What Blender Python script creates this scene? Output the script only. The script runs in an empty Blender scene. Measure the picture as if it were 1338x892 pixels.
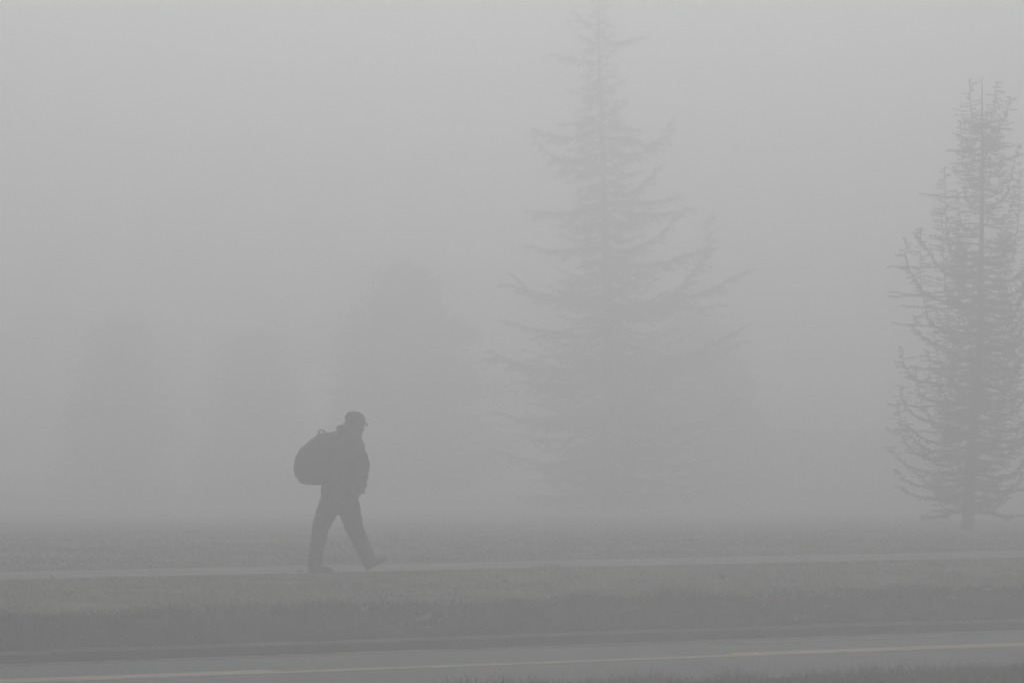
import bpy, bmesh, math, random
import numpy as np
from mathutils import Vector, Matrix, noise as mnoise

S = bpy.context.scene
COL = S.collection
R = math.radians
random.seed(7)
rng = np.random.default_rng(7)

# ------------------------------------------------------------------ camera, sky, sun, exposure
FPX = 6130.0                       # focal length in pixels of a 1338 px wide frame
cam = bpy.data.cameras.new('camera')
cam_o = bpy.data.objects.new('camera', cam); COL.objects.link(cam_o)
cam.sensor_width = 36.0
cam.lens = 36.0 * FPX / 1338.0
cam.clip_start = 0.1; cam.clip_end = 3000
cam_o.location = (0, 0, 1.55)
cam_o.rotation_euler = (R(90) + math.atan(110 / FPX), 0, 0)
cam.dof.use_dof = True; cam.dof.focus_distance = 51.0; cam.dof.aperture_fstop = 10
S.camera = cam_o

SUN_EL = R(24)
world = bpy.data.worlds.new('World'); S.world = world; world.use_nodes = True
wt = world.node_tree; wbg = wt.nodes['Background']
sky = wt.nodes.new('ShaderNodeTexSky'); sky.sky_type = 'NISHITA'; sky.sun_disc = False
sky.sun_elevation = SUN_EL; sky.sun_rotation = 0.0; sky.dust_density = 3.0
hs = wt.nodes.new('ShaderNodeHueSaturation'); hs.inputs['Saturation'].default_value = 0.06
wt.links.new(sky.outputs[0], hs.inputs['Color']); wt.links.new(hs.outputs[0], wbg.inputs[0])
wbg.inputs[1].default_value = 0.10
sun = bpy.data.lights.new('sun', 'SUN'); sun.energy = 1.5; sun.angle = R(10); sun.color = (1.0, 1.0, 1.0)
sun_o = bpy.data.objects.new('sun', sun); COL.objects.link(sun_o)
sun_o.rotation_euler = (-(math.pi / 2 - SUN_EL), 0, 0)

S.view_settings.view_transform = 'Standard'; S.view_settings.look = 'None'
S.view_settings.gamma = 1.0; S.view_settings.use_curve_mapping = False
S.view_settings.exposure = -1.34
S.cycles.volume_bounces = 16; S.cycles.max_bounces = 18
S.cycles.diffuse_bounces = 4; S.cycles.use_denoising = True; S.cycles.use_adaptive_sampling = False

HAZE_DENSITY = 0.0225; HAZE_G = 0.74; HAZE_TOP = 26.0

# ------------------------------------------------------------------ helpers
def mat(name, c1, c2=None, scale=8.0, rough=0.85, bump=0.0, bscale=60.0, lo=.35, hi=.65, coord='Object', stretch=None):
    m = bpy.data.materials.new(name); m.use_nodes = True
    nt = m.node_tree; b = nt.nodes['Principled BSDF']
    b.inputs['Roughness'].default_value = rough
    b.inputs['Base Color'].default_value = (*c1, 1)
    tc = nt.nodes.new('ShaderNodeTexCoord'); src = tc.outputs[coord]
    if stretch:
        mp = nt.nodes.new('ShaderNodeMapping'); mp.inputs['Scale'].default_value = stretch
        nt.links.new(src, mp.inputs['Vector']); src = mp.outputs[0]
    if c2:
        n = nt.nodes.new('ShaderNodeTexNoise'); n.inputs['Scale'].default_value = scale; n.inputs['Detail'].default_value = 5
        nt.links.new(src, n.inputs['Vector'])
        r = nt.nodes.new('ShaderNodeValToRGB')
        r.color_ramp.elements[0].position = lo; r.color_ramp.elements[0].color = (*c1, 1)
        r.color_ramp.elements[1].position = hi; r.color_ramp.elements[1].color = (*c2, 1)
        nt.links.new(n.outputs[0], r.inputs[0]); nt.links.new(r.outputs[0], b.inputs['Base Color'])
    if bump:
        n2 = nt.nodes.new('ShaderNodeTexNoise'); n2.inputs['Scale'].default_value = bscale; n2.inputs['Detail'].default_value = 4
        nt.links.new(src, n2.inputs['Vector'])
        bp = nt.nodes.new('ShaderNodeBump'); bp.inputs['Strength'].default_value = bump; bp.inputs['Distance'].default_value = 0.02
        nt.links.new(n2.outputs[0], bp.inputs['Height']); nt.links.new(bp.outputs[0], b.inputs['Normal'])
    return m

M = {
 'verge':  mat('verge_turf', (.15, .165, .115), (.33, .345, .26), 1.1, bump=.6, bscale=25),
 'soil':   mat('turf_soil', (.085, .095, .065), (.19, .20, .15), .8, bump=.6, bscale=25),
 'bank':   mat('bank_soil', (.016, .018, .012), (.030, .030, .021), 3.0, bump=.8, bscale=20),
 'asphalt':mat('asphalt', (.115, .117, .120), (.165, .167, .17), .45, rough=.75, bump=.35, bscale=90),
 'path':   mat('path_concrete', (.25, .25, .245), (.36, .358, .35), .9, rough=.8, bump=.2, bscale=50),
 'kerb':   mat('kerb_concrete', (.20, .20, .195), (.30, .298, .29), 2.2, bump=.4, bscale=40), 'kerb_face': mat('kerb_shaded_face', (.035, .036, .036), (.07, .07, .068), 1.6, bump=.5, bscale=30),  # road-side face has its shade put into the colour, darker than the concrete
 'gutter': mat('gutter_dust', (.42, .42, .41), (.58, .575, .56), 1.0, bump=.3),
 'yellow': mat('yellow_paint', (.74, .52, .15), (.58, .42, .15), 5.0, rough=.6),
 'faded': mat('faded_yellow_paint', (.60, .52, .33), (.46, .41, .28), 4.0, rough=.6),
 'white':  mat('white_paint', (.42, .42, .41), (.26, .26, .255), 4.0, rough=.6),
 'gp1': mat('pale_grass', (.30, .33, .235), (.41, .425, .31), 3),
 'gp2': mat('green_grass', (.10, .125, .06), (.14, .165, .085), 3),
 'gp3': mat('straw_grass', (.33, .32, .22), (.42, .40, .30), 3),
 'gf': mat('lawn_grass', (.075, .085, .05), (.11, .12, .075), 3),
 'gd1': mat('dark_grass', (.026, .034, .016), (.045, .054, .026), 3),
 'gd2': mat('damp_grass', (.042, .048, .024), (.068, .072, .040), 3),
 'bark':  mat('cedar_bark', (.035, .032, .028), (.065, .058, .050), 9, bump=.8, bscale=30, stretch=(1, 1, .25)),
 'needle':mat('cedar_needles', (.020, .032, .020), (.040, .055, .034), 5),
 'leafmass':mat('far_foliage', (.022, .034, .018), (.045, .06, .032), 2),
 'skin':  mat('skin', (.36, .22, .16), (.40, .25, .18), 12, rough=.55),
 'hair':  mat('hair', (.025, .02, .017), (.04, .032, .027), 40, rough=.6),
 'jacket':mat('jacket_cloth', (.022, .023, .026), (.034, .035, .039), 14, bump=.3, bscale=35),
 'trouser':mat('trouser_cloth', (.020, .022, .028), (.030, .033, .040), 14, bump=.3, bscale=30),
 'pack':  mat('pack_nylon', (.030, .030, .036), (.043, .043, .05), 16, rough=.6, bump=.25, bscale=50),
 'cap':   mat('cap_knit', (.035, .036, .036), (.05, .051, .05), 30, bump=.4, bscale=90),
 'shoe':  mat('shoe_leather', (.020, .019, .018), (.034, .032, .03), 18, rough=.55),
 'sole':  mat('shoe_rubber', (.03, .03, .03)),
 'metal': mat('glasses_metal', (.25, .25, .25), rough=.3),
 'lens':  mat('glasses_lens', (.5, .52, .53), rough=.1),
 'leaf_y':mat('pale_leaf', (.46, .40, .27), (.56, .51, .38), 8),
 'leaf_o':mat('orange_leaf', (.42, .17, .07), (.33, .15, .06), 8),
 'leaf_w':mat('bleached_leaf', (.56, .54, .46), (.48, .45, .38), 8),
}

def link(o, parent=None):
    COL.objects.link(o)
    if parent is not None: o.parent = parent
    return o

def mesh_obj(name, verts, faces, mats, parent=None, midx=None, smooth=False):
    me = bpy.data.meshes.new(name)
    me.from_pydata(verts, [], faces)
    for m_ in (mats if isinstance(mats, (list, tuple)) else [mats]): me.materials.append(m_)
    if midx is not None: me.polygons.foreach_set('material_index', np.asarray(midx, np.int32))
    if smooth: me.polygons.foreach_set('use_smooth', np.ones(len(me.polygons), bool))
    me.update()
    return link(bpy.data.objects.new(name, me), parent)

def empty(name, loc=(0, 0, 0), rz=0.0):
    o = bpy.data.objects.new(name, None); o.location = loc; o.rotation_euler = (0, 0, rz)
    o.empty_display_size = .2
    return link(o)

def tag(o, label=None, cat=None, group=None, kind=None):
    if label: o['label'] = label
    if cat: o['category'] = cat
    if group: o['group'] = group
    if kind: o['kind'] = kind
    return o

class Geo:
    """collects tubes and spikes as plain vertex and face lists"""
    def __init__(s): s.v = []; s.f = []
    def tube(s, pts, rad, n=6, cap=True):
        pts = [Vector(p) for p in pts]; b0 = len(s.v)
        for i, p in enumerate(pts):
            d = (pts[min(i + 1, len(pts) - 1)] - pts[max(i - 1, 0)]).normalized()
            a = d.orthogonal().normalized() if i == 0 else (a - d * a.dot(d)).normalized()
            c = d.cross(a)
            for k in range(n):
                t = 2 * math.pi * k / n
                s.v.append(tuple(p + (a * math.cos(t) + c * math.sin(t)) * rad[i]))
        for i in range(len(pts) - 1):
            for k in range(n):
                k2 = (k + 1) % n
                s.f.append((b0 + i * n + k, b0 + i * n + k2, b0 + (i + 1) * n + k2, b0 + (i + 1) * n + k))
        if cap:
            s.f.append(tuple(b0 + k for k in reversed(range(n))))
            e = b0 + (len(pts) - 1) * n
            s.f.append(tuple(e + k for k in range(n)))
    def spikes(s, P, D, L, W):
        """three-sided spikes: base points P, unit directions D, lengths L, base radii W"""
        if len(P) == 0: return
        P = np.asarray(P, float); D = np.asarray(D, float)
        L = np.asarray(L, float)[:, None]; W = np.asarray(W, float)[:, None]
        ref = np.where(np.abs(D[:, 2:3]) > .9, np.array([[1., 0, 0]]), np.array([[0, 0, 1.]]))
        A = np.cross(D, ref); A /= np.linalg.norm(A, axis=1, keepdims=True) + 1e-9
        B = np.cross(D, A)
        b0 = len(s.v); out = np.empty((len(P), 4, 3))
        for k in range(3):
            t = 2 * math.pi * k / 3
            out[:, k] = P + (A * math.cos(t) + B * math.sin(t)) * W
        out[:, 3] = P + D * L
        s.v.extend(map(tuple, out.reshape(-1, 3)))
        for i in range(len(P)):
            q = b0 + i * 4
            s.f.append((q, q + 1, q + 3)); s.f.append((q + 1, q + 2, q + 3)); s.f.append((q + 2, q, q + 3))
    def build(s, name, m, parent=None, smooth=False): return mesh_obj(name, s.v, s.f, m, parent, smooth=smooth)

def bezier(pts, n):
    """smooth curve through control points (Catmull-Rom)"""
    pts = [Vector(p) for p in pts]
    P = [pts[0] * 2 - pts[1]] + pts + [pts[-1] * 2 - pts[-2]]
    out = []
    segs = len(pts) - 1
    for i in range(n + 1):
        t = i / n * segs; k = min(int(t), segs - 1); t -= k
        a, b, c, d = P[k:k + 4]
        out.append(.5 * ((2 * b) + (c - a) * t + (2 * a - 5 * b + 4 * c - d) * t * t + (3 * b - a - 3 * c + d) * t ** 3))
    return out

# ------------------------------------------------------------------ the lie of the land
# s runs along the road and the path (away to the right), u across them towards the camera
ALPHA = math.atan(.72); CA, SA = math.cos(ALPHA), math.sin(ALPHA)
O0 = (0.0, 51.1)
def su(s, u): return (O0[0] + s * CA + u * SA, O0[1] + s * SA - u * CA)
def to_su(x, y):
    x = x - O0[0]; y = y - O0[1]
    return x * CA + y * SA, x * SA - y * CA
U_PROF = [-200, -2.25, -2.0, .2, .45, 3.0, 5.2, 6.15, 6.42, 6.62, 6.86, 6.98, 7.2, 12.5, 12.75, 13.3, 15, 22, 36, 200]
Z_PROF = [0, -.005, -.02, -.02, -.005, -.035, -.07, -.09, -.125, -.24, -.375, -.52, -.52, -.52, -.455, -.42, -.38, -.25, -.02, 0]
def ground_z(x, y, detail=True):
    s, u = to_su(x, y)
    if 5.3 < u < 6.8:
        b = .16 * mnoise.noise((x * .8, y * .8, 2.2)) + .07 * mnoise.noise((x * 3.1, y * 3.1, 5.2)); u = u + b * min(1, (u - 5.3) / .6) * min(1, (6.8 - u) / .3)
    z = float(np.interp(u, U_PROF, Z_PROF))
    if y > 56: w_ = min(y, 160) - 62; z -= .0116 * (w_ + math.sqrt(w_ * w_ + 18)) * .5 * min(1, (y - 56) / 6)
    if detail:
        off = u < -2.5 or .6 < u < 6.3 or u > 13.2
        k = min(1.0, max(0.0, min(abs(u + 2.3), abs(u - .4)) / 1.5))
        if off: z += .035 * k * mnoise.noise((x * .45, y * .45, 3.1)) + .015 * k * mnoise.noise((x * 1.7, y * 1.7, 9.2))
        if 6.3 <= u < 6.8: z += .03 * mnoise.noise((x * 1.3, y * 1.3, 5.0))
    return z

def grid_axis(parts):
    out = []
    for a, b, st in parts:
        n = max(1, round((b - a) / st)); out += [a + (b - a) * i / n for i in range(n)]
    out.append(parts[-1][1]); return out

def make_ground():
    # a sheet in road coordinates near the road, trimmed to a rectangle X +-84, Y -12..170 by laying a plain grid
    us = sorted(set(grid_axis([(-2.25, 12.75, .25)]) + [5.85, 5.95, 6.05, 6.2, 6.3, 6.55] + [u for u in U_PROF if -3 < u < 14] + grid_axis([(12.75, 20, .5)]) + grid_axis([(-9, -2.25, .5)])))
    ss = grid_axis([(-30, 30, .45)])
    V = []; F = []; MI = []
    for s_ in ss:
        for u_ in us:
            x, y = su(s_, u_); V.append((x, y, ground_z(x, y)))
    nu = len(us)
    for i in range(len(ss) - 1):
        for j in range(nu - 1):
            F.append((i * nu + j, i * nu + j + 1, (i + 1) * nu + j + 1, (i + 1) * nu + j)); um = (us[j] + us[j + 1]) / 2
            jit = .14 * mnoise.noise((ss[i] * .9, 3.3, 1.1)) + .10 * mnoise.noise((ss[i] * 3.0, 7.3, 1.1)); MI.append(1 if 6.2 + jit < um < 7.0 else (2 if 0 < um < 6.2 else 0))
    g = mesh_obj('verge', V, F, [M['soil'], M['bank'], M['verge']], midx=MI, smooth=True)
    tag(g, kind='structure')
    # wide ground sheet out to the edge of sight; lies just under the verge strip where both are
    xs = grid_axis([(-84, -24, 6), (-24, 24, 1.0), (24, 84, 6)]); ys = grid_axis([(-12, 20, 4), (20, 110, 1.0), (110, 236, 4)])
    V = []; F = []
    smin, smax = -29.5, 29.5
    for x in xs:
        for y in ys:
            s_, u_ = to_su(x, y); z = ground_z(x, y)
            inside = -30.5 < s_ < 30.5 and -9.6 < u_ < 20.6
            V.append((x, y, z - (.35 if inside else (.012 if u_ < 0 or u_ > 14 else .02))))
    ny = len(ys)
    for i in range(len(xs) - 1):
        for j in range(ny - 1):
            F.append((i * ny + j, (i + 1) * ny + j, (i + 1) * ny + j + 1, i * ny + j + 1))
    g2 = mesh_obj('ground', V, F, [M['soil']], smooth=True); tag(g2, kind='structure')
make_ground()

def strip(name, u0, u1, s0, s1, z0, z1, m, parent=None, step=1.0, wob=0.0, kind=None):
    """a slab between two lines along the road, with its own thickness"""
    V = []; F = []
    n = max(1, round((s1 - s0) / step))
    for i in range(n + 1):
        s_ = s0 + (s1 - s0) * i / n
        w0 = wob * mnoise.noise((s_ * .9, u0, 1.0)) + wob * .6 * mnoise.noise((s_ * 3.1, u0, 2.0)); w1 = wob * mnoise.noise((s_ * .9, u1, 4.0)) + wob * .6 * mnoise.noise((s_ * 3.1, u1, 7.0))
        for (u_, z_) in ((u0 + w0, z0), (u0 + w0, z1), (u1 + w1, z1), (u1 + w1, z0)):
            x, y = su(s_, u_); V.append((x, y, z_))
    for i in range(n):
        for k in range(4):
            k2 = (k + 1) % 4
            F.append((i * 4 + k, (i + 1) * 4 + k, (i + 1) * 4 + k2, i * 4 + k2))
    F.append((0, 1, 2, 3)); F.append((n * 4 + 3, n * 4 + 2, n * 4 + 1, n * 4))
    me = mesh_obj(name, V, F, m, parent)
    bm = bmesh.new(); bm.from_mesh(me.data); bmesh.ops.recalc_face_normals(bm, faces=bm.faces); bm.to_mesh(me.data); bm.free()
    if kind: tag(me, kind=kind)
    return me

road = strip('road', 6.97, 12.62, -29, 29, -.60, -.45, M['asphalt'], step=.8, kind='structure')
path = strip('path', -2.05, .2, -29, 29, -.12, .005, M['path'], step=.2, wob=.09, kind='structure')
strip('centre_line', 9.32, 9.51, -29, 29, -.451, -.446, M['faded'], road, 1.0, .006)
def s_rel(s, u): return s - u * SA / CA
for k in range(-2, 3):
    a = s_rel(2.33 if k >= 0 else -6.04, 9.12) + 8.37 * (k if k >= 0 else k + 1)
    strip('broken_centre_line', 9.06, 9.27, a, a + 3.6, -.451, -.446, M['yellow'], road, .6, .006)
strip('edge_line', 12.28, 12.40, -29, 29, -.451, -.446, M['white'], road, .5, .012)
strip('gutter_strip', 7.0, 7.17, -29, 29, -.451, -.445, M['gutter'], road, .3, .022)
# patched seam in the far lane
strip('repair_patch', 7.35, 7.75, s_rel(2.3, 7.5), s_rel(5.4, 7.5), -.451, -.4465, mat('patch_tar', (.055, .056, .058), (.08, .08, .082), 3, rough=.7), road, .3, .05)

kerb = empty('kerb', (*su(0, 6.93), -.5)); tag(kerb, kind='structure')
def kerb_stone(a, L):
    V = []; F = []
    prof = [(6.86, -.62), (6.86, -.357), (6.872, -.345), (6.955, -.349), (6.978, -.37), (6.985, -.62)]
    n = 6
    jz = random.uniform(-.007, .007); ju = random.uniform(-.008, .008)
    for i in range(n + 1):
        s_ = a + L * i / n
        ch = .006 * mnoise.noise((s_ * 2.3, 1.5, .3))
        for (u_, z_) in prof:
            x, y = su(s_, u_ + ju); top = z_ > -.5
            V.append((x - kerb.location.x, y - kerb.location.y, z_ + (jz + ch if top else 0) - kerb.location.z))
    m_ = len(prof)
    for i in range(n):
        for k in range(m_):
            k2 = (k + 1) % m_
            F.append((i * m_ + k, i * m_ + k2, (i + 1) * m_ + k2, (i + 1) * m_ + k))
    F.append(tuple(reversed(range(m_)))); F.append(tuple(n * m_ + k for k in range(m_)))
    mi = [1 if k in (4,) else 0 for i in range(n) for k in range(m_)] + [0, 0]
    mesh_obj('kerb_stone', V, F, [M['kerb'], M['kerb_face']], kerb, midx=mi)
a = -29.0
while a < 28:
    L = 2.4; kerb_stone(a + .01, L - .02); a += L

# ------------------------------------------------------------------ grass and fallen leaves
def in_view(x, y, margin=1.06):
    return abs(x) < y * 669 / FPX * margin + .3

def blades(name, n, us, hfun, mats, weights, wid=(.004, .008), lean=.55, parent=None, dens=None, yr=(30, 90)):
    P = []
    tries = 0
    while len(P) < n and tries < n * 30:
        tries += 1
        u_ = random.uniform(*us); 
        y = random.uniform(*yr); half = y * 669 / FPX * 1.07 + .2; x = random.uniform(-half, half)
        s_, uu = to_su(x, y)
        if not (us[0] <= uu <= us[1]): continue
        d = .5 + .5 * mnoise.noise((x * .9, y * .9, 1.7)) + .35 * mnoise.noise((x * 3.2, y * 3.2, 4.4))
        if dens: d = dens(x, y, uu, d)
        if random.random() > d: continue
        P.append((x, y, uu, d))
    V = np.empty((len(P), 3, 3)); MI = []
    for i, (x, y, uu, d) in enumerate(P):
        z = ground_z(x, y) - .006
        h = hfun(uu, x, y) * random.uniform(.55, 1.25); w = random.uniform(*wid)
        t = random.uniform(0, 2 * math.pi); l = abs(random.gauss(0, lean)) * h; t2 = random.uniform(-.9, .9)
        V[i, 0] = (x - w * math.cos(t2), y - w * math.sin(t2), z); V[i, 1] = (x + w * math.cos(t2), y + w * math.sin(t2), z)
        V[i, 2] = (x + l * math.cos(t), y + l * math.sin(t), z + h)
        MI.append(random.choices(range(len(mats)), weights)[0])
    F = [(3 * i, 3 * i + 1, 3 * i + 2) for i in range(len(P))]
    o = mesh_obj(name, list(map(tuple, V.reshape(-1, 3))), F, mats, midx=MI)
    return o

g = blades('verge_grass', 42000, (.06, 6.35), lambda u, x, y: .030 + (.02 if u > 5.6 else 0) + (.05 * max(0, mnoise.noise((x * 1.4, y * 1.4, 8))) + .10 * max(0, mnoise.noise((x * 2.6, y * 2.6, 3.3)) - .42) * 2) , [M['gp1'], M['gp2'], M['gp3']], (6, 2, 2), lean=1.2, yr=(40, 58))
tag(g, 'short pale grass on the strip between path and bank', 'grass', kind='stuff')
g = blades('bank_grass', 30000, (5.85, 6.9), lambda u, x, y: (.065 if u < 6.5 else .045) * (1 + 1.0 * mnoise.noise((x * 2.1, y * 2.1, 2))), [M['gd1'], M['gd2'], M['gp2']], (5, 4, 1), lean=1.3, yr=(38, 52), wid=(.004, .009), dens=lambda x, y, u, d: d if u > 6.3 + .2 * mnoise.noise((x * .9, y * .9, 3.9)) else d * .35 * max(0, (u - 5.8) / .5))
tag(g, 'longer dark grass hanging over the bank behind the kerb', 'grass', kind='stuff')
g = blades('field_grass', 60000, (-45, -1.9), lambda u, x, y: .032 + .04 * max(0, mnoise.noise((x * .7, y * .7, 5))), [M['gp2'], M['gf'], M['gp1']], (5, 3, 2), lean=1.1, yr=(49, 104), wid=(.006, .012), dens=lambda x, y, u, d: d * max(0, min(1, (104 - y - .25 * x) / 34)))
tag(g, 'rough lawn grass spreading beyond the path to the trees', 'grass', kind='stuff')
def tuft_d(x, y, u, d):
    e = .35 + .9 * mnoise.noise((x * 2.4, y * 2.4, 6.6)); return max(.12, min(1, e * 1.6)) if u < 13.2 else .8
g = blades('roadside_grass', 16000, (12.52, 15.2), lambda u, x, y: .045 + .14 * max(0, mnoise.noise((x * 2.4, y * 2.4, 6.6))) + .02 * (u > 13), [M['gd1'], M['gd2'], M['gp2']], (4, 4, 1), lean=.9, yr=(31, 44), dens=tuft_d, wid=(.003, .007))
tag(g, 'ragged tufts of dark grass along the near road edge', 'grass', kind='stuff')

def leaf_geo(x, y, z, size, rot, tilt, curl):
    """a curled fallen leaf: a pointed blade of eight faces bent along its midrib"""
    out = []
    for k, (l, w) in enumerate(((-.5, .02), (-.2, .34), (.15, .40), (.5, .02))):
        for sg in (-1, 0, 1):
            px = l * size; py = sg * w * size; pz = curl * size * (abs(sg) * .35 + (l * l) * .9)
            X = px * math.cos(rot) - py * math.sin(rot); Y = px * math.sin(rot) + py * math.cos(rot)
            out.append((x + X, y + Y, z + .012 + pz + tilt * px))
    F = []
    for i in range(3):
        for j in range(2): q = i * 3 + j; F.append((q, q + 1, q + 4, q + 3))
    return out, F
def scatter_leaves(name, n, us, yr, size, label):
    V = []; F = []; MI = []
    c = 0
    while c < n:
        y = random.uniform(*yr); half = y * 669 / FPX * 1.05; x = random.uniform(-half, half)
        s_, u_ = to_su(x, y)
        if not us[0] < u_ < us[1]: continue
        if random.random() > .45 + .6 * mnoise.noise((x * .5, y * .5, 7.7)): continue
        v, f = leaf_geo(x, y, ground_z(x, y) + .02, random.uniform(*size), random.uniform(0, 6.3), random.uniform(-.5, .5), random.uniform(.3, 1.2))
        b = len(V); V += v; F += [tuple(b + q for q in ff) for ff in f]
        MI += [random.choices((0, 1, 2), (6, 1, 4))[0]] * len(f); c += 1
    tag(mesh_obj(name, V, F, [M['leaf_y'], M['leaf_o'], M['leaf_w']], midx=MI), label, 'leaves', kind='stuff')
scatter_leaves('fallen_leaves', 300, (-30, -2.2), (51, 80), (.035, .07), 'small pale fallen leaves strewn over the lawn beyond the path')
scatter_leaves('leaf_litter', 170, (.3, 6.8), (41, 56), (.03, .075), 'small pale fallen leaves strewn over the grass strip before the path')

def at_pixel_u(px, u):
    """the point of the line u seen in picture column px"""
    t = (px - 669) / FPX; z0 = O0[1] - u / CA; Y = z0 / (1 - .72 * t); return t * Y, Y
big = [(580, 6.35, .13, 'leaf_w', 'large bleached leaf lying flat on the dark bank grass'),
       (553, 6.62, .15, 'leaf_w', 'curled bleached leaf low on the bank just above the kerb'),
       (823, 6.36, .14, 'leaf_y', 'large pale yellow leaf caught on the brow of the bank'),
       (485, 6.28, .10, 'leaf_o', 'bright orange leaf lying on the brow of the bank'),
       (502, 6.46, .10, 'leaf_o', 'rust orange leaf halfway down the bank face'),
       (1014, 6.44, .11, 'leaf_o', 'orange leaf on the bank well apart from the other two orange leaves'),
       (1045, 6.80, .12, 'leaf_y', 'pale yellow leaf resting against the back of the kerb'),
       (712, 6.40, .10, 'leaf_y', 'small tan leaf on the bank between two pale leaves'),
       (612, 2.0, .13, 'leaf_w', 'bleached leaf on the short grass a step from the path'),
       (1052, 3.0, .17, 'leaf_y', 'broad pale leaf on the grass strip near the road side'),
       (1102, 2.6, .16, 'leaf_w', 'broad bleached leaf on the grass strip short of the path')]
for (px, u_, sz, m_, lab) in big:
    x, y = at_pixel_u(px, u_); z = ground_z(x, y)
    v, f = leaf_geo(0, 0, .03, sz, random.uniform(-.4, .4), .25, .8)
    o = mesh_obj('fallen_leaf', v, f, M[m_]); o.location = (x, y, z); tag(o, lab, 'leaf', 'large fallen leaves near the bank')

# ------------------------------------------------------------------ trees
def rnd_dir(d, spread):
    v = Vector(d) + Vector((random.gauss(0, spread), random.gauss(0, spread), random.gauss(0, spread))); return v.normalized()

def clothe(pts, rads, wood, ned, twig_len, twig_step, start, fwd, droop, spur, spur_step, upcurl=0.0, sub=0.0, tipfade=.75, flat=.45, twig_r=.006):
    """set side twigs along a limb, each with short needle spurs"""
    total = 0.0; nxt = start; side = 1
    length = sum((pts[i + 1] - pts[i]).length for i in range(len(pts) - 1))
    segs = []
    def needles(p0, p1, w=1.0): segs.append((*p0, *p1, w))
    for i in range(len(pts) - 1):
        seg = pts[i + 1] - pts[i]; L = seg.length
        if L < 1e-5: continue
        d = seg / L
        if total + L > start * .6: needles(pts[i], pts[i + 1], .85)
        while nxt < total + L:
            f = nxt / length; p = pts[i] + d * (nxt - total)
            h = Vector((-d.y, d.x, 0))
            if h.length < .35:           # a rising leader: twigs all round
                t = random.uniform(0, 6.283); h = Vector((math.cos(t), math.sin(t), 0))
            else:
                h = h.normalized() * side; h = (h + Vector((0, 0, random.uniform(-flat - .05, flat)))).normalized()
            side = -side
            tl = twig_len * random.uniform(.45, 1.3) * (1 - tipfade * f) * min(1, .5 + f * 2)
            td = (h + d * fwd * random.uniform(.6, 1.4) + Vector((0, 0, -droop * random.uniform(.4, 1.5)))).normalized()
            q1 = p + td * tl * .55; q2 = q1 + (td + Vector((0, 0, upcurl * random.uniform(.2, 1.2) - droop * .5))).normalized() * tl * .5
            rr = max(twig_r, rads[i] * .3)
            wood.tube([p, q1, q2], [rr, rr * .7, rr * .3], 3, False)
            needles(p + td * tl * .15, q1); needles(q1, q2)
            if sub and tl > twig_len * .5:
                for _ in range(int(sub)):
                    k = random.uniform(.3, .95); b0 = p + td * tl * .55 * k * 1.6 if k < .6 else q1 + (q2 - q1) * ((k - .6) / .4)
                    sd = rnd_dir(td + Vector((0, 0, -droop * .6)), .55); needles(b0, b0 + sd * tl * random.uniform(.25, .5), .9)
            nxt += twig_step * random.uniform(.55, 1.5)
        total += L
    ned.append((np.array(segs), spur, spur_step))

def needle_mesh(data, parent):
    sg, spur, step = data
    p0, p1, w = sg[:, :3], sg[:, 3:6], sg[:, 6]
    d = p1 - p0; L = np.linalg.norm(d, axis=1); ok = L > 1e-4; p0, d, L, w = p0[ok], d[ok], L[ok], w[ok]; d = d / L[:, None]
    n = np.maximum(2, (L / step).astype(int)); k = np.repeat(np.arange(len(n)), n); N = len(k)
    a = np.cross(d, np.where(np.abs(d[:, 2:3]) > .9, [[1., 0, 0]], [[0, 0, 1.]])); a /= np.linalg.norm(a, axis=1, keepdims=True); b = np.cross(d, a)
    ang = rng.uniform(0, 6.283, N)[:, None]; dd = d[k] * rng.uniform(.15, 1.0, N)[:, None] + a[k] * np.cos(ang) + b[k] * np.sin(ang); dd /= np.linalg.norm(dd, axis=1, keepdims=True)
    P = p0[k] + d[k] * (L[k] * rng.random(N))[:, None]; SL = (spur * rng.uniform(.55, 1.35, N) * w[k])[:, None]; W = spur * .15
    s1 = np.cross(dd, d[k]); s1 /= np.linalg.norm(s1, axis=1, keepdims=True) + 1e-9; s2 = np.cross(dd, s1)
    V = np.empty((N, 4, 3))
    for q in range(3): V[:, q] = P + (s1 * math.cos(q * 2.0944) + s2 * math.sin(q * 2.0944)) * W
    V[:, 3] = P + dd * SL
    base = (np.arange(N) * 4)[:, None]; F = (base + np.array([[0, 1, 3, 1, 2, 3, 2, 0, 3]])).reshape(-1)
    me = bpy.data.meshes.new('needles'); me.vertices.add(N * 4); me.vertices.foreach_set('co', V.reshape(-1).astype(np.float32))
    me.loops.add(N * 9); me.loops.foreach_set('vertex_index', F.astype(np.int32)); me.polygons.add(N * 3)
    me.polygons.foreach_set('loop_start', np.arange(0, N * 9, 3, dtype=np.int32)); me.update(calc_edges=True); me.materials.append(M['needle'])
    return link(bpy.data.objects.new('needles', me), parent)

def limb(tree, ctrl, r0, n=14, **kw):
    pts = bezier(ctrl, n)
    for i in range(2, len(pts)):
        k = .014 * (i / n); pts[i] = pts[i] + Vector((random.gauss(0, k), random.gauss(0, k), random.gauss(0, k)))
    rads = [max(.004, r0 * (1 - i / n) ** .8) for i in range(n + 1)]
    wood, ned = Geo(), []
    wood.tube(pts, rads, 5)
    clothe(pts, rads, wood, ned, **kw)
    b = wood.build('branch', M['bark'], tree); needle_mesh(ned[0], b)
    return b

def trunk(tree, ctrl, r0, r1, flare=1.35, n=26):
    pts = bezier(ctrl, n); g_ = Geo()
    rads = [r0 + (r1 - r0) * (i / n) ** .85 for i in range(n + 1)]
    rads[0] *= flare; rads[1] *= 1 + (flare - 1) * .3
    g_.tube(pts, [r * (1 + .06 * math.sin(i * 2.1)) for i, r in enumerate(rads)], 12)
    g_.build('trunk', M['bark'], tree, smooth=True)
    return pts

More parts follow.
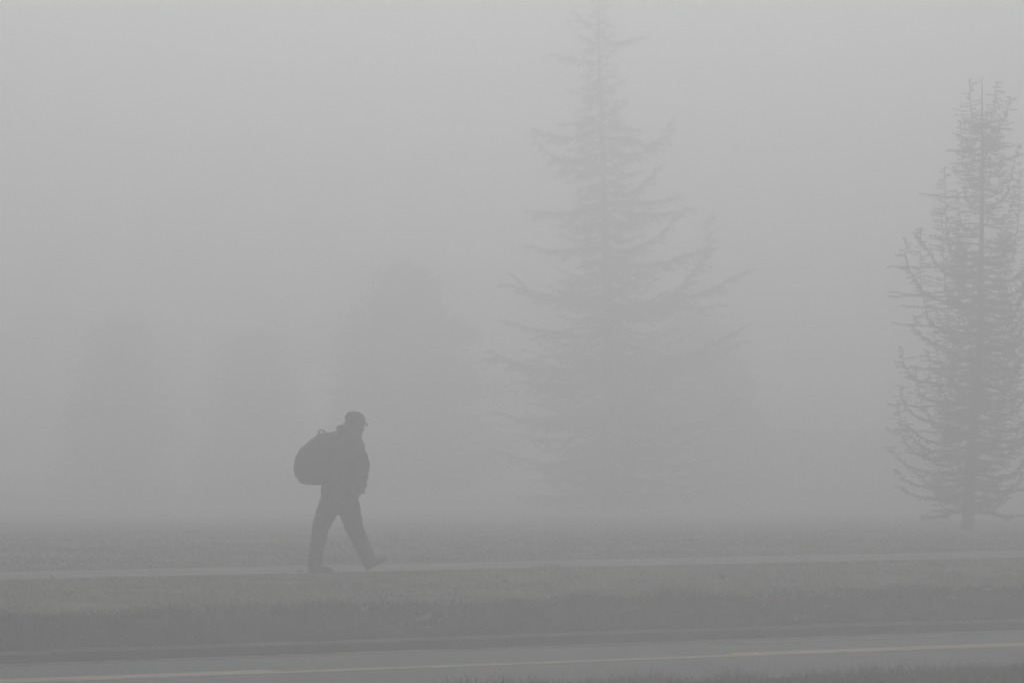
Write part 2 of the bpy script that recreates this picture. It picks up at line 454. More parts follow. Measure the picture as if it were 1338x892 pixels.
def interp_pts(pts, z):
    for i in range(len(pts) - 1):
        if pts[i].z <= z <= pts[i + 1].z:
            t = (z - pts[i].z) / max(1e-6, pts[i + 1].z - pts[i].z); return pts[i].lerp(pts[i + 1], t)
    return pts[-1].copy() if z > pts[-1].z else pts[0].copy()

# the spiky tree at the edge of the lawn: limbs turn up into upright leaders
def spiky_tree():
    Y = 79.0; ppm = FPX / Y; bx, by = 1264, 688
    X = (bx - 669) / ppm; gz = ground_z(X, Y)
    t = empty('cedar_tree', (X, Y, gz - .03))
    tag(t, 'spiky conifer with upturned limbs and a bare trunk foot, rising dark from the lawn', 'tree')
    L = lambda px, py, d=0.0: Vector(((px - bx) / ppm, d, (by - py) / ppm))
    tp = trunk(t, [L(1264, 692), L(1266, 640), L(1273, 540), L(1281, 430), L(1283, 300), L(1284, 190), L(1284, 92)], .128, .007)
    kw = dict(twig_len=.36, twig_step=.033, start=.06, fwd=.15, droop=.06, spur=.040, spur_step=.0078, upcurl=.12, sub=0, tipfade=.6, flat=.14)
    # limbs read from the outline: foot on the trunk, elbow, leader top
    keys = [((1283, 236), (1268, 232), (1261, 205), (1259, 148)), ((1283, 170), (1276, 160), (1271, 130), (1270, 95)),
            ((1284, 160), (1296, 148), (1302, 125), (1305, 96)), ((1284, 205), (1300, 172), (1312, 145), (1318, 122)),
            ((1282, 330), (1252, 330), (1235, 300), (1233, 210)), ((1281, 395), (1240, 385), (1233, 350), (1230, 262)),
            ((1280, 430), (1225, 420), (1206, 385), (1203, 292)), ((1280, 400), (1215, 380), (1188, 345), (1182, 300)),
            ((1278, 470), (1216, 440), (1194, 425), (1196, 408)), ((1276, 500), (1208, 492), (1184, 474), (1178, 446)),
            ((1276, 520), (1215, 515), (1201, 500), (1200, 470)), ((1274, 560), (1205, 540), (1182, 520), (1174, 492)),
            ((1273, 590), (1210, 590), (1184, 568), (1175, 515)), ((1272, 610), (1215, 610), (1180, 596), (1162, 575)),
            ((1270, 625), (1220, 630), (1186, 620), (1172, 606)), ((1269, 640), (1225, 645), (1195, 640), (1175, 628)),
            ((1268, 655), (1230, 666), (1212, 668), (1200, 666)), ((1281, 350), (1240, 352), (1204, 306), (1196, 290)),
            ((1283, 275), (1300, 262), (1318, 240), (1334, 180)), ((1282, 330), (1312, 325), (1328, 300), (1333, 215)),
            ((1281, 400), (1325, 392), (1345, 350), (1352, 262)), ((1279, 450), (1330, 440), (1356, 400), (1364, 320)),
            ((1276, 520), (1330, 512), (1362, 480), (1372, 410)), ((1273, 580), (1330, 575), (1366, 552), (1380, 490)),
            ((1270, 630), (1320, 634), (1358, 622), (1376, 590)), ((1268, 655), (1310, 666), (1340, 664), (1362, 650))]
    for i, k in enumerate(keys):
        dep = random.uniform(-.35, .35)
        ctrl = [L(*k[0]), L(*k[1], dep * .6), L(*k[2], dep), L(*k[3], dep * 1.05)]
        ctrl[0] = interp_pts(tp, ctrl[0].z)
        limb(t, ctrl, .014 + .008 * (k[0][1] / 688), **kw)
    # straight thin spars that stick out sideways
    for (py, tx, ty) in ((186, 1240, 186), (178, 1246, 165), (212, 1246, 217), (250, 1205, 245), (325, 1212, 312), (312, 1215, 300), (340, 1160, 340), (380, 1166, 374), (395, 1175, 393), (420, 1168, 414), (474, 1168, 472), (522, 1162, 521), (556, 1158, 552),
                         (158, 1320, 160), (182, 1326, 182), (210, 1330, 196), (368, 1160, 380)):
        p0 = interp_pts(tp, (by - py) / ppm); p1 = L(tx, ty, random.uniform(-.5, .5))
        limb(t, [p0, p0.lerp(p1, .5) + Vector((0, 0, -.03)), p1], .014, **{**kw, 'twig_len': .17, 'twig_step': .04})
    # limbs all round, fuller low down
    H = (by - 92) / ppm
    n = 135
    for i in range(n):
        f = (i + .5) / n; z = .36 + (H - 1.15) * f
        if z > 4.6 and i % 2: continue
        r = np.interp(z, [.33, .9, 1.8, 3.1, 4.4, 5.8, 6.6, 7.8], [.92, 1.15, 1.25, 1.08, .85, .48, .28, .1])
        az = i * 2.39996 + random.uniform(-.4, .4)
        if math.cos(az) < -.72 and z > 2.2: r *= .66
        r *= random.uniform(.65, 1.05); up = random.uniform(.15, .75) * (.35 + r) * (.4 if z < 1.0 else 1.0)
        c, s_ = math.cos(az), math.sin(az); b = interp_pts(tp, z)
        ctrl = [b, b + Vector((c * r * .6, s_ * r * .6, -.03 - .05 * r)), b + Vector((c * r * .93, s_ * r * .93, .05 + up * .35)), b + Vector((c * r, s_ * r, up))]
        limb(t, ctrl, .009 + .011 * (1 - f), n=10, **kw)
spiky_tree()

# the tall cedar with long level limbs
def tall_cedar():
    Y = 124.0; ppm = FPX / Y; q = Y / 135.0; bx, by = 796, 668
    X = (bx - 669) / ppm; gz = ground_z(X, Y)
    by = 556 + (1.55 - gz) * ppm
    t = empty('tall_cedar_tree', (X, Y, gz - .03))
    tag(t, 'tall pale cedar with long level feathery limbs fading into the fog', 'tree')
    L = lambda px, py, d=0.0: Vector(((px - bx) / ppm, d, (by - py) / ppm))
    tp = trunk(t, [L(797, by + 3), L(796, 560), L(794, 420), L(791, 300), L(787, 180), L(783, 60), L(782, -16)], .21, .012)
    kw = dict(twig_len=.54, twig_step=.05, start=.14, fwd=.75, droop=.26, spur=.066, spur_step=.013, upcurl=.06, sub=3, tipfade=.7, flat=.4, twig_r=.006)
    keys = [[(783, 78), (755, 76), (722, 67)], [(784, 62), (800, 56), (840, 50)], [(783, 30), (765, 28), (752, 12)],
            [(786, 168), (745, 178), (712, 172), (694, 164)], [(787, 200), (748, 208), (715, 198), (694, 176)], [(787, 196), (830, 200), (858, 186), (880, 152)], [(786, 150), (760, 158), (730, 160)], [(787, 216), (760, 222), (728, 224)], [(787, 160), (810, 166), (836, 168)],
            [(788, 178), (820, 180), (845, 190), (872, 182)], [(789, 268), (745, 276), (712, 276), (688, 274)], [(789, 262), (830, 262), (860, 262), (884, 258)],
            [(789, 274), (835, 278), (870, 278), (905, 272)], [(789, 250), (825, 250), (845, 236), (864, 214)],
            [(791, 320), (750, 326), (715, 325), (690, 321)], [(791, 330), (830, 322), (862, 304), (888, 278)], [(792, 345), (850, 345), (892, 334), (936, 322)],
            [(793, 388), (745, 388), (702, 388), (680, 366), (668, 356)], [(793, 392), (735, 388), (690, 378), (655, 370)], [(793, 400), (860, 396), (905, 356), (922, 328), (923, 284)],
            [(793, 405), (880, 392), (930, 376), (982, 350)], [(793, 412), (880, 402), (920, 400), (948, 396)], [(794, 436), (735, 434), (690, 426), (655, 416)],
            [(794, 462), (870, 466), (925, 452), (975, 424)], [(794, 470), (880, 468), (935, 458), (972, 444)], [(794, 480), (720, 484), (672, 470), (640, 456)],
            [(794, 500), (715, 500), (680, 476), (634, 468)], [(795, 540), (720, 552), (680, 545), (645, 536)], [(795, 545), (870, 556), (930, 544), (965, 520)],
            [(795, 590), (860, 606), (905, 604), (936, 594)], [(795, 590), (730, 606), (690, 600), (655, 590)], [(796, 625), (850, 644), (890, 644), (915, 640)], [(796, 630), (740, 648), (700, 650), (680, 646)]]
    for k in keys:
        dep = random.uniform(-.5, .5); m = len(k) - 1
        ctrl = [L(*p, dep * i / m) for i, p in enumerate(k)]; ctrl[0] = interp_pts(tp, ctrl[0].z)
        r = (ctrl[-1] - ctrl[0]).length
        limb(t, ctrl, .012 + .009 * r, n=18, **{**kw, 'twig_len': .50 + .10 * r, 'twig_step': .045})
    H = (by + 16) / ppm
    n = 210
    for i in range(n):
        f = (i + .5) / n; z = .45 + (H - .7) * f ** 1.15
        r = np.interp(z, [.4 * q, 1.35 * q, 3.4 * q, 5.4 * q, 6.8 * q, 8.8 * q, 10.8 * q, 12.8 * q, 14.3 * q], [2.0, 2.8, 3.0, 2.5, 1.95, 1.5, 1.2, .85, .3]) * q
        az = i * 2.39996 + random.uniform(-.4, .4)
        if abs(math.cos(az)) > .8 and z > 5.6 * q: r *= .85
        r *= random.uniform(.7, 1.05) * (.68 + .42 * abs(math.sin(z * 1.7 / q)) if z > 4 else 1.0); c, s_ = math.cos(az), math.sin(az); b = interp_pts(tp, z)
        dip = -.16 * r * random.uniform(.3, 1.3) * (1 if z < 8 else .6); up = random.uniform(-.1, .28) * r
        ctrl = [b, b + Vector((c * r * .5, s_ * r * .5, dip)), b + Vector((c * r, s_ * r, dip + up))]
        limb(t, ctrl, .010 + .009 * r, n=9, **{**kw, 'twig_len': .32 + .12 * r, 'twig_step': .07})
tall_cedar()

# far trees, nearly lost in the fog: trunk, limbs and a crown of small leaf faces
def far_tree(name, label, px, top, base, Y, prof, seed, leaves=9000, group='trees lost in the fog'):
    """prof: (height share, left reach px, right reach px) of the outline"""
    rs = random.Random(seed); ppm = FPX / Y; X = (px - 669) / ppm; gz = ground_z(X, Y)
    base = 556 + (1.55 - gz) * ppm; H = (base - top) / ppm
    t = empty(name, (X, Y, gz - .05)); tag(t, label, 'tree', group)
    g_ = Geo(); n = 14
    tp = [Vector((.06 * math.sin(i * .9 + seed), .06 * math.cos(i * .7), H * .93 * i / n)) for i in range(n + 1)]
    g_.tube(tp, [.16 * (1 - .93 * i / n) * (1.3 if i == 0 else 1) for i in range(n + 1)], 9)
    hs_ = [p[0] for p in prof]; lf = [p[1] / ppm for p in prof]; rt = [p[2] / ppm for p in prof]
    V = []; F = []
    clumps = []
    for i in range(230):
        f = rs.uniform(.06, .99) ** .9; az = rs.uniform(0, 6.283)
        rl = np.interp(f, hs_, lf); rr = np.interp(f, hs_, rt)
        reach = (rr if math.cos(az) > 0 else rl) * abs(math.cos(az)) + .5 * (rl + rr) * abs(math.sin(az))
        k = rs.uniform(.05, 1.0) ** .6
        if k > .7 and i % 2 == 0:
            g_.tube([tp[min(n, int(f * n * .95))], Vector((math.cos(az) * reach * k * .5, math.sin(az) * reach * k * .5, H * f - .05)), Vector((math.cos(az) * reach * k, math.sin(az) * reach * k, H * f))], [.035, .02, .006], 4)
        k *= .70 + .48 * rs.random() * (.6 + .4 * math.sin(f * 23 + seed))
        clumps.append((Vector((math.cos(az) * reach * k, math.sin(az) * reach * k, H * f)), rs.uniform(.22, .6)))
    clumps.append((Vector((0, 0, H * .97)), .14))
    per = leaves // len(clumps)
    for c, rad in clumps:
        for _ in range(per):
            d = Vector((rs.gauss(0, .62), rs.gauss(0, .62), rs.gauss(0, .34))) * rad * 1.25; d.z += .22 * rad * (rs.random() - .3)
            p = c + d; a_ = rnd_dir((rs.uniform(-1, 1), rs.uniform(-1, 1), rs.uniform(-1, 1)), .1); b_ = a_.orthogonal().normalized()
            sz = rs.uniform(.07, .15); q = len(V)
            V.extend((tuple(p - b_ * sz * .5), tuple(p + a_ * sz), tuple(p + b_ * sz * .5), tuple(p - a_ * sz))); F.append((q, q + 1, q + 2, q + 3))
    g_.build('trunk', M['bark'], t)
    mesh_obj('crown', V, F, M['leafmass'], t)

far_tree('bushy_tree', 'broad lumpy evergreen looming palely behind the walking person', 528, 352, 0, 156,
         [(0, 90, 90), (.08, 130, 128), (.3, 118, 120), (.5, 100, 98), (.65, 84, 76), (.78, 62, 46), (.86, 40, 36), (.93, 22, 24), (1, 5, 5)], 3, 26000)
far_tree('bushy_tree', 'faint narrow evergreen farthest from the spiky tree, almost dissolved in fog', 155, 428, 0, 166,
         [(0, 55, 55), (.1, 75, 70), (.4, 62, 66), (.7, 48, 42), (.9, 30, 26), (1, 6, 6)], 5, 14000)
far_tree('bushy_tree', 'very faint small evergreen between two larger fog-bound trees', 335, 438, 0, 170,
         [(0, 60, 55), (.1, 80, 70), (.4, 62, 58), (.7, 42, 36), (.9, 26, 20), (1, 6, 6)], 8, 12000)
far_tree('bushy_tree', 'faint evergreen half hidden behind the tall cedar', 905, 420, 0, 160,
         [(0, 70, 70), (.1, 95, 88), (.4, 90, 84), (.7, 70, 62), (.9, 40, 34), (1, 10, 8)], 11, 16000)

def hedge(label, x0, x1, Y, h):
    t = empty('hedge', ((x0 + x1) / 2, Y, ground_z((x0 + x1) / 2, Y) - .05)); tag(t, label, 'hedge')
    V = []; F = []; g_ = Geo(); W = x1 - x0
    for i in range(int(W / .9)):
        x = -W / 2 + i * .9 + random.uniform(-.2, .2); g_ = Geo(); g_.tube([(x, 0, 0), (x + random.uniform(-.1, .1), random.uniform(-.1, .1), h * .6), (x + random.uniform(-.2, .2), random.uniform(-.2, .2), h * .9)], [.04, .03, .01], 5); g_.build('stem', M['bark'], t)
    for i in range(int(W * 900)):
        x = random.uniform(-W / 2, W / 2); top = h * (1 + .07 * mnoise.noise((x * .5, 1, Y)) + .03 * mnoise.noise((x * 2.5, 1, Y)))
        p = Vector((x, random.uniform(-.7, .7), random.uniform(.03, 1) ** .7 * top)); a_ = rnd_dir((random.uniform(-1, 1), random.uniform(-1, 1), random.uniform(-1, 1)), .1); b_ = a_.orthogonal().normalized(); sz = random.uniform(.05, .1); q = len(V)
        V.extend((tuple(p - b_ * sz * .6), tuple(p + a_ * sz), tuple(p + b_ * sz * .6), tuple(p - a_ * sz))); F.append((q, q + 1, q + 2, q + 3))
    mesh_obj('foliage', V, F, M['leafmass'], t)
hedge('long level clipped hedge barely showing through the fog between the two cedars', 5.0, 22.0, 168, 2.6)

# ------------------------------------------------------------------ the person
PX, PY = (445 - 669) / FPX * 49.75, 49.75
HEAD = R(28)                        # walks along the path, a little away from the camera
CH, SH = math.cos(HEAD), math.sin(HEAD)
PZ = .006
def vx(X, y=0.0): return (X + SH * y) / CH      # forward distance that shows at sideways distance X for a point y to the left

def loft(bm, secs, n=16):
    """closed skin through oval sections: (centre, half depth, half width, tilt about the left axis)"""
    rings = []
    for (c, a_, b_, tilt) in secs:
        ring = []
        for k in range(n):
            t = 2 * math.pi * k / n; e = 1.0
            x = a_ * math.copysign(abs(math.cos(t)) ** e, math.cos(t)); y = b_ * math.copysign(abs(math.sin(t)) ** e, math.sin(t))
            ring.append(bm.verts.new((c[0] + x * math.cos(tilt), c[1] + y, c[2] - x * math.sin(tilt))))
        rings.append(ring)
    for i in range(len(rings) - 1):
        for k in range(n): bm.faces.new((rings[i][k], rings[i][(k + 1) % n], rings[i + 1][(k + 1) % n], rings[i + 1][k]))
    bm.faces.new(list(reversed(rings[0]))); bm.faces.new(rings[-1])

def chain(bm, pts, rads, n=12):
    """tapered limb with round ends"""
    pts = [Vector(p) for p in pts]
    g_ = Geo(); P2 = []; R2 = []
    d0 = (pts[0] - pts[1]).normalized(); d1 = (pts[-1] - pts[-2]).normalized()
    for k in (1.0, .8, .45): P2.append(pts[0] + d0 * rads[0] * k * .9); R2.append(rads[0] * math.sqrt(max(.02, 1 - k * k)))
    P2 += pts; R2 += list(rads)
    for k in (.45, .8, 1.0): P2.append(pts[-1] + d1 * rads[-1] * k * .9); R2.append(rads[-1] * math.sqrt(max(.02, 1 - k * k)))
    g_.tube(P2, R2, n)
    vs = [bm.verts.new(v) for v in g_.v]
    for f in g_.f: bm.faces.new([vs[i] for i in f])

def ball(bm, c, rx, ry, rz, tilt=0.0):
    mt = Matrix.Translation(Vector(c)) @ Matrix.Rotation(tilt, 4, 'Y') @ Matrix.Diagonal((rx, ry, rz, 1))
    bmesh.ops.create_uvsphere(bm, u_segments=18, v_segments=12, radius=1.0, matrix=mt)

def fuse(name, bm, m, parent, voxel=.012, smooth=4, wrinkle=0.0, wscale=9.0):
    """union the pieces into one continuous surface"""
    bmesh.ops.recalc_face_normals(bm, faces=bm.faces)
    me = bpy.data.meshes.new(name); bm.to_mesh(me); bm.free()
    tmp = bpy.data.objects.new(name + '_tmp', me); COL.objects.link(tmp)
    r = tmp.modifiers.new('r', 'REMESH'); r.mode = 'VOXEL'; r.voxel_size = voxel
    if smooth:
        q = tmp.modifiers.new('s', 'SMOOTH'); q.iterations = smooth; q.factor = .5
    dg = bpy.context.evaluated_depsgraph_get(); ev = tmp.evaluated_get(dg)
    out = bpy.data.meshes.new_from_object(ev, depsgraph=dg)
    bpy.data.objects.remove(tmp)
    if wrinkle:
        for v in out.vertices:
            p = v.co; k = wrinkle * (mnoise.noise((p.x * wscale, p.y * wscale, p.z * wscale * 1.5)) + .6 * mnoise.noise((p.x * wscale * .6 + 4, p.y * wscale * .6, p.z * wscale * 2.6)))
            v.co = p + v.normal * k
    out.name = name; out.materials.clear(); out.materials.append(m)
    out.polygons.foreach_set('use_smooth', np.ones(len(out.polygons), bool))
    return link(bpy.data.objects.new(name, out), parent)

person = empty('person', (PX, PY, PZ), HEAD)
tag(person, 'person in dark jacket, trousers and cap walking along the path with head bowed', 'person')
YL, YR = .10, -.10                                    # hip half spacing
hipz = .86
sh_f = .085                                           # shoulders lean forward of the hips
# joints (x forward, y left, z up); the right leg (camera side) is behind, the left leg is in front
hip_r, knee_r, ank_r = Vector((vx(-.045, YR), YR, hipz)), Vector((vx(-.205, YR), YR, .47)), Vector((vx(-.262, YR), YR, .095))
hip_l, knee_l, ank_l = Vector((vx(.03, YL), YL, hipz)), Vector((vx(.140, YL), YL, .46)), Vector((vx(.292, YL), YL, .115))
sho_r, sho_l = Vector((vx(.115, -.19), -.19, 1.405)), Vector((vx(.06, .19), .19, 1.405))
elb_r, wri_r = Vector((vx(.235, -.25), -.25, 1.15)), Vector((vx(.225, -.215), -.215, .985))
elb_l, wri_l = Vector((vx(.09, .25), .25, 1.13)), Vector((vx(.15, .22), .22, .93))
neck0, neck1 = Vector((vx(.075), 0, 1.40)), Vector((vx(.125), 0, 1.52))
headc = Vector((vx(.152), 0, 1.578))

def hand(bm, wrist, elbow, inward):
    d = (wrist - elbow).normalized(); fw = Vector((1, 0, 0)); fw = (fw - d * fw.dot(d)).normalized(); side = d.cross(fw)
    palm_e = wrist + d * .085
    for k, o_ in enumerate((-.03, -.01, .01, .03)):       # four finger roots across the palm, front to back
        chain(bm, [wrist + fw * o_ * .6, palm_e - fw * o_], [.020, .0145], 8)
    for k, (o_, ln) in enumerate(((.03, .066), (.010, .075), (-.011, .070), (-.031, .055))):
        a_ = palm_e + fw * o_; b_ = a_ + d * ln * .45 + side * inward * .008; c_ = b_ + d * ln * .33 + side * inward * .018; e_ = c_ + d * ln * .15 + side * inward * .02
        chain(bm, [a_, b_, c_, e_], [.0092, .0088, .008, .0068], 8)
    a_ = wrist + d * .025 + fw * .026; b_ = a_ + d * .028 + fw * .026 + side * inward * .008; c_ = b_ + d * .03 + fw * .008 + side * inward * .008
    chain(bm, [a_, b_, c_], [.013, .0105, .0085], 8)

bm = bmesh.new()                                        # the whole body as one surface
loft(bm, [((vx(-.01), 0, .80), .10, .155, 0), ((vx(-.01), 0, .93), .105, .15, 0), ((vx(.02), 0, 1.10), .10, .14, .1), ((vx(.05), 0, 1.28), .115, .165, .15), ((vx(.075), 0, 1.42), .09, .16, .25), ((vx(.09), 0, 1.46), .06, .09, .3)])
chain(bm, [neck0, neck1], [.062, .056])
ball(bm, headc, .098, .076, .118, .28)                 # skull
ball(bm, headc + Vector((.045, 0, -.065)), .058, .052, .060, .3)   # jaw and chin
ball(bm, headc + Vector((.103, 0, -.028)), .018, .013, .024, .5)   # nose
ball(bm, headc + Vector((.098, 0, -.072)), .012, .022, .007)       # upper lip
ball(bm, headc + Vector((.094, 0, -.083)), .012, .020, .008)       # lower lip
ball(bm, headc + Vector((.088, 0, .022)), .018, .05, .010)         # brow
for sg in (-1, 1):
    ball(bm, headc + Vector((-.005, sg * .078, -.018)), .022, .010, .032, .2)  # ears
for (h_, k_, a_) in ((hip_r, knee_r, ank_r), (hip_l, knee_l, ank_l)):
    chain(bm, [h_, h_.lerp(k_, .5), k_, k_.lerp(a_, .35), a_], [.085, .075, .056, .056, .040])
for (s_, e_, w_) in ((sho_r, elb_r, wri_r), (sho_l, elb_l, wri_l)):
    chain(bm, [s_, s_.lerp(e_, .5), e_, e_.lerp(w_, .3), w_], [.055, .047, .040, .040, .029])
hand(bm, wri_r, elb_r, 1); hand(bm, wri_l, elb_l, -1)
fuse('body', bm, M['skin'], person, .0085, 2)
bm = bmesh.new()
for sg in (-1, 1):                                      # eyes at half the height of the head
    ball(bm, headc + Vector((.086, sg * .031, -.002)), .010, .013, .009)
me = bpy.data.meshes.new('eyes'); bm.to_mesh(me); bm.free(); me.materials.append(M['sole']); link(bpy.data.objects.new('eyes', me), person)

bm = bmesh.new()                                        # hair under the cap
ball(bm, headc + Vector((-.022, 0, -.005)), .092, .083, .098, .2); ball(bm, headc + Vector((-.07, 0, -.06)), .035, .06, .05)
fuse('hair', bm, M['hair'], person, .010, 2, .003, 40)
bm = bmesh.new()                                        # close cap with a short brim
ball(bm, headc + Vector((-.002, 0, .044)), .112, .094, .078, .16)
loft(bm, [(headc + Vector((.0, 0, .012)), .115, .096, .16), (headc + Vector((.0, 0, .052)), .117, .098, .16)])
loft(bm, [(headc + Vector((.058, 0, -.006)), .056, .074, .45), (headc + Vector((.060, 0, .016)), .058, .076, .45)])
ball(bm, headc + Vector((-.07, 0, .085)), .03, .04, .02)
fuse('cap', bm, M['cap'], person, .008, 3, .0025, 30)

bm = bmesh.new()                                        # glasses sitting low on the nose
g_ = Geo()
gc = headc + Vector((.122, 0, -.022))
for sg in (-1, 1):
    c = gc + Vector((0, sg * .036, 0)); ring = [c + Vector((.004 * math.sin(2 * math.pi * k / 14), .026 * math.cos(2 * math.pi * k / 14), .019 * math.sin(2 * math.pi * k / 14))) for k in range(15)]
    g_.tube(ring, [.0024] * 15, 5, False)
    g_.tube([c + Vector((0, sg * .026, .006)), headc + Vector((.05, sg * .083, .004)), headc + Vector((-.012, sg * .086, -.004))], [.0024] * 3, 5)
g_.tube([gc + Vector((0, -.010, .004)), gc + Vector((.004, 0, .008)), gc + Vector((0, .010, .004))], [.0022] * 3, 5)
glasses = g_.build('glasses', M['metal'], person)
bm.free()
for sg in (-1, 1):
    c = gc + Vector((-.001, sg * .036, 0)); V = [tuple(c + Vector((.004 * math.sin(2 * math.pi * k / 14) + dx, .0245 * math.cos(2 * math.pi * k / 14), .0175 * math.sin(2 * math.pi * k / 14)))) for dx in (0, -.0015) for k in range(14)]
    F = [tuple(range(14)), tuple(reversed(range(14, 28)))] + [(k, (k + 1) % 14, 14 + (k + 1) % 14, 14 + k) for k in range(14)]
    mesh_obj('lens', V, F, M['lens'], glasses)

bm = bmesh.new()                                        # padded jacket with hood folded at the neck
loft(bm, [((vx(-.005), 0, .785), .185, .215, -.05), ((vx(-.008), 0, .85), .195, .225, 0), ((vx(.005), 0, .96), .196, .22, .05), ((vx(.036), 0, 1.10), .208, .22, .08), ((vx(.068), 0, 1.26), .20, .225, .14), ((vx(.082), 0, 1.37), .168, .215, .22), ((vx(.095), 0, 1.44), .125, .155, .3), ((vx(.118), 0, 1.505), .112, .104, .35), ((vx(.130), 0, 1.548), .108, .098, .35)], 20)
for (s_, e_, w_) in ((sho_r, elb_r, wri_r), (sho_l, elb_l, wri_l)):
    chain(bm, [s_ + Vector((0, 0, -.01)), s_.lerp(e_, .5), e_, e_.lerp(w_, .5), w_ + (w_ - e_).normalized() * .075], [.095, .092, .084, .074, .060], 14)
ball(bm, (vx(.045), 0, 1.505), .085, .11, .05, .35)    # hood roll
fuse('jacket', bm, M['jacket'], person, .011, 4, .010, 9)

bm = bmesh.new()                                        # loose trousers
loft(bm, [((vx(-.005), 0, .60), .04, .09, 0), ((vx(-.01), 0, .70), .160, .165, 0), ((vx(-.01), 0, .80), .162, .175, 0), ((vx(-.01), 0, .92), .140, .16, 0)], 18)
chain(bm, [hip_r + Vector((0, 0, -.02)), hip_r.lerp(knee_r, .55), knee_r, knee_r.lerp(ank_r, .5), ank_r + Vector((.0, 0, .02)), ank_r + Vector((.0, 0, -.035))], [.135, .115, .090, .080, .076, .072], 14)
chain(bm, [hip_l + Vector((0, 0, -.02)), hip_l.lerp(knee_l, .55), knee_l, knee_l.lerp(ank_l, .5), ank_l + Vector((-.005, 0, .02)), ank_l + Vector((.004, 0, -.03))], [.135, .120, .098, .088, .078, .068], 14)
fuse('trousers', bm, M['trouser'], person, .011, 4, .009, 10)

def shoe(ank, pitch, name='shoe'):
    """pitch > 0 lifts the toe"""
    bm = bmesh.new()
    secs = [(-.078, .000, .030, .050), (-.055, .0, .040, .075), (-.01, .0, .042, .080), (.05, .0, .044, .066), (.10, .0, .047, .052), (.15, .0, .044, .042), (.185, .0, .030, .030)]
    rings = []
    for (x, yb, w, h) in secs:
        ring = []
        for k in range(12):
            t = 2 * math.pi * k / 12; zz = math.sin(t); ring.append(bm.verts.new((x, w * math.cos(t) , .008 + (h if zz > 0 else .006) * zz + .006)))
        rings.append(ring)
    for i in range(len(rings) - 1):
        for k in range(12): bm.faces.new((rings[i][k], rings[i][(k + 1) % 12], rings[i + 1][(k + 1) % 12], rings[i + 1][k]))
    bm.faces.new(list(reversed(rings[0]))); bm.faces.new(rings[-1])
    chain(bm, [(-.02, 0, .06), (-.025, 0, .13)], [.046, .05])
    o = fuse(name, bm, M['shoe'], person, .008, 2)
    V = []; n = 22
    for z in (.0, .018):
        for k in range(n):
            t = 2 * math.pi * k / n; x = .055 + .138 * math.cos(t); w = .040 + .008 * math.cos(t - .0) * (1 if math.cos(t) > 0 else .4); V.append((x, w * math.sin(t), z))
    F = [tuple(reversed(range(n))), tuple(range(n, 2 * n))] + [(k, (k + 1) % n, n + (k + 1) % n, n + k) for k in range(n)]
    sole = mesh_obj('sole', V, F, M['sole'], o)
    o.rotation_euler = (0, -pitch, 0)
    return o
s1 = shoe(ank_r, 0); s1.location = (ank_r.x + .012, ank_r.y, .0)
s2 = shoe(ank_l, R(27)); s2.location = (ank_l.x + .045, ank_l.y, .040)

# ------------------------------------------------------------------ the backpack he carries
bp = empty('backpack', (PX, PY, PZ), HEAD)
tag(bp, 'bulging dark rucksack with a loop handle on the back of the walking person', 'backpack')
bm = bmesh.new()
cx = vx(-.245)
loft(bm, [((vx(-.215), 0, .92), .10, .12, .0), ((vx(-.255), 0, .935), .165, .15, .02), ((vx(-.272), 0, 1.00), .205, .17, .03), ((vx(-.278), 0, 1.09), .218, .175, .03), ((vx(-.272), 0, 1.18), .215, .175, .06), ((vx(-.245), 0, 1.265), .195, .17, .12), ((vx(-.195), 0, 1.345), .165, .155, .22), ((vx(-.125), 0, 1.42), .125, .13, .34), ((vx(-.075), 0, 1.455), .07, .09, .4)], 20)
bag = fuse('bag', bm, M['pack'], bp, .011, 4, .013, 8)
bm = bmesh.new()
loft(bm, [((vx(-.375), 0, .985), .05, .10, .05), ((vx(-.39), 0, 1.02), .075, .12, .05), ((vx(-.395), 0, 1.12), .075, .12, .1), ((vx(-.37), 0, 1.185), .05, .10, .2)], 14)
fuse('front_pocket', bm, M['pack'], bp, .010, 3, .004, 14)
g_ = Geo()
lp = [Vector((vx(-.180), 0, 1.375)), Vector((vx(-.222), 0, 1.435)), Vector((vx(-.228), 0, 1.475)), Vector((vx(-.208), 0, 1.498)), Vector((vx(-.178), 0, 1.490)), Vector((vx(-.150), 0, 1.455)), Vector((vx(-.128), 0, 1.420))]
g_.tube(bezier(lp, 20), [.0105] * 21, 8)
g_.build('carry_handle', M['pack'], bp, smooth=True)
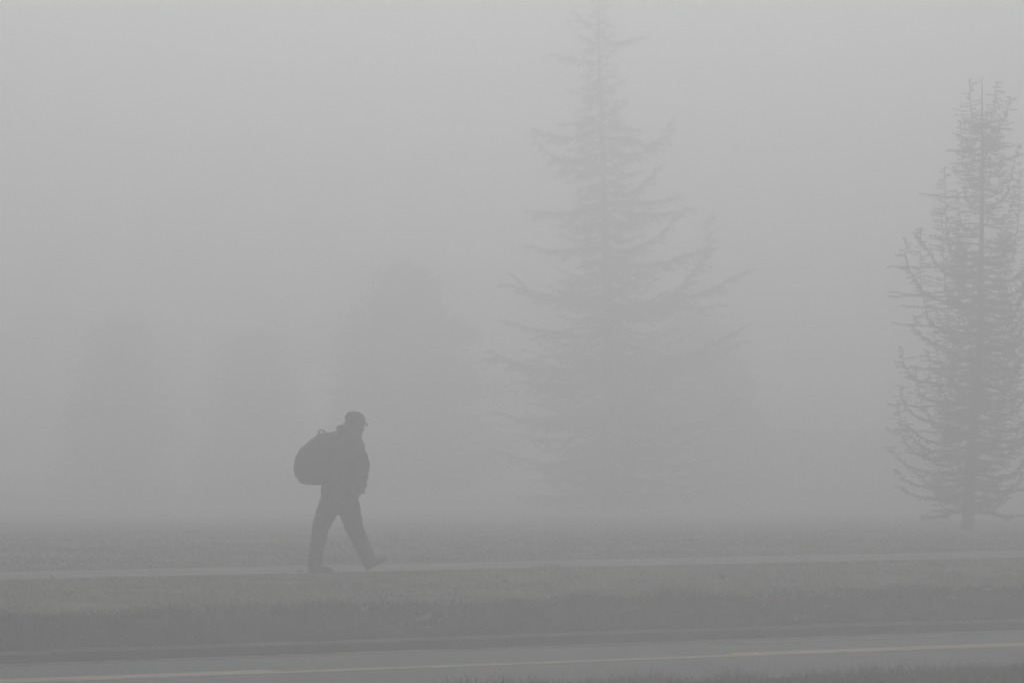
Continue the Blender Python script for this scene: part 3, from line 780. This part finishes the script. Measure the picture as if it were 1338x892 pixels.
for sg in (-1, 1):
    pts = [Vector((vx(-.12), sg * .085, 1.40)), Vector((vx(-.01), sg * .115, 1.478)), Vector((vx(.10), sg * .125, 1.452)), Vector((vx(.18, sg * .13), sg * .14, 1.33)), Vector((vx(.17, sg * .15), sg * .175, 1.19)), Vector((vx(.10), sg * .215, 1.05)), Vector((vx(-.10), sg * .20, .99))]
    pts = bezier(pts, 26); V = []; F = []
    for i, p in enumerate(pts):
        d = (pts[min(i + 1, 26)] - pts[max(i - 1, 0)]).normalized(); w = Vector((0, 1, 0)); w = (w - d * w.dot(d)).normalized(); nn = d.cross(w)
        for (a_, b_) in ((-1, -1), (1, -1), (1, 1), (-1, 1)): V.append(tuple(p + w * a_ * .03 + nn * b_ * .008))
    for i in range(26):
        for k in range(4): F.append((i * 4 + k, i * 4 + (k + 1) % 4, (i + 1) * 4 + (k + 1) % 4, (i + 1) * 4 + k))
    F += [(3, 2, 1, 0), (104, 105, 106, 107)]
    mesh_obj('shoulder_strap', V, F, M['pack'], bp)
g_ = Geo(); zp = Vector((vx(-.440), -.02, 1.235)); g_.tube([zp, zp + Vector((-.03, -.004, -.012)), zp + Vector((-.055, -.006, -.034))], [.006, .005, .004], 6); g_.build('zip_pull', M['pack'], bag)

# ------------------------------------------------------------------ the fog
vm = bpy.data.materials.new('fog'); vm.use_nodes = True; vt = vm.node_tree; vt.nodes.clear()
vo = vt.nodes.new('ShaderNodeOutputMaterial'); pv = vt.nodes.new('ShaderNodeVolumePrincipled'); vt.links.new(pv.outputs[0], vo.inputs['Volume'])
pv.inputs['Color'].default_value = (.9935, .9945, 1.0, 1); pv.inputs['Density'].default_value = HAZE_DENSITY; pv.inputs['Anisotropy'].default_value = HAZE_G
x0, x1, y0, y1, z0, z1 = -88, 88, -16, 240, -2.7, HAZE_TOP
V = [(x0, y0, z0), (x1, y0, z0), (x1, y1, z0), (x0, y1, z0), (x0, y0, z1), (x1, y0, z1), (x1, y1, z1), (x0, y1, z1)]
F = [(3, 2, 1, 0), (4, 5, 6, 7), (0, 1, 5, 4), (1, 2, 6, 5), (2, 3, 7, 6), (3, 0, 4, 7)]
hz = mesh_obj('haze', V, F, vm); tag(hz, kind='stuff')
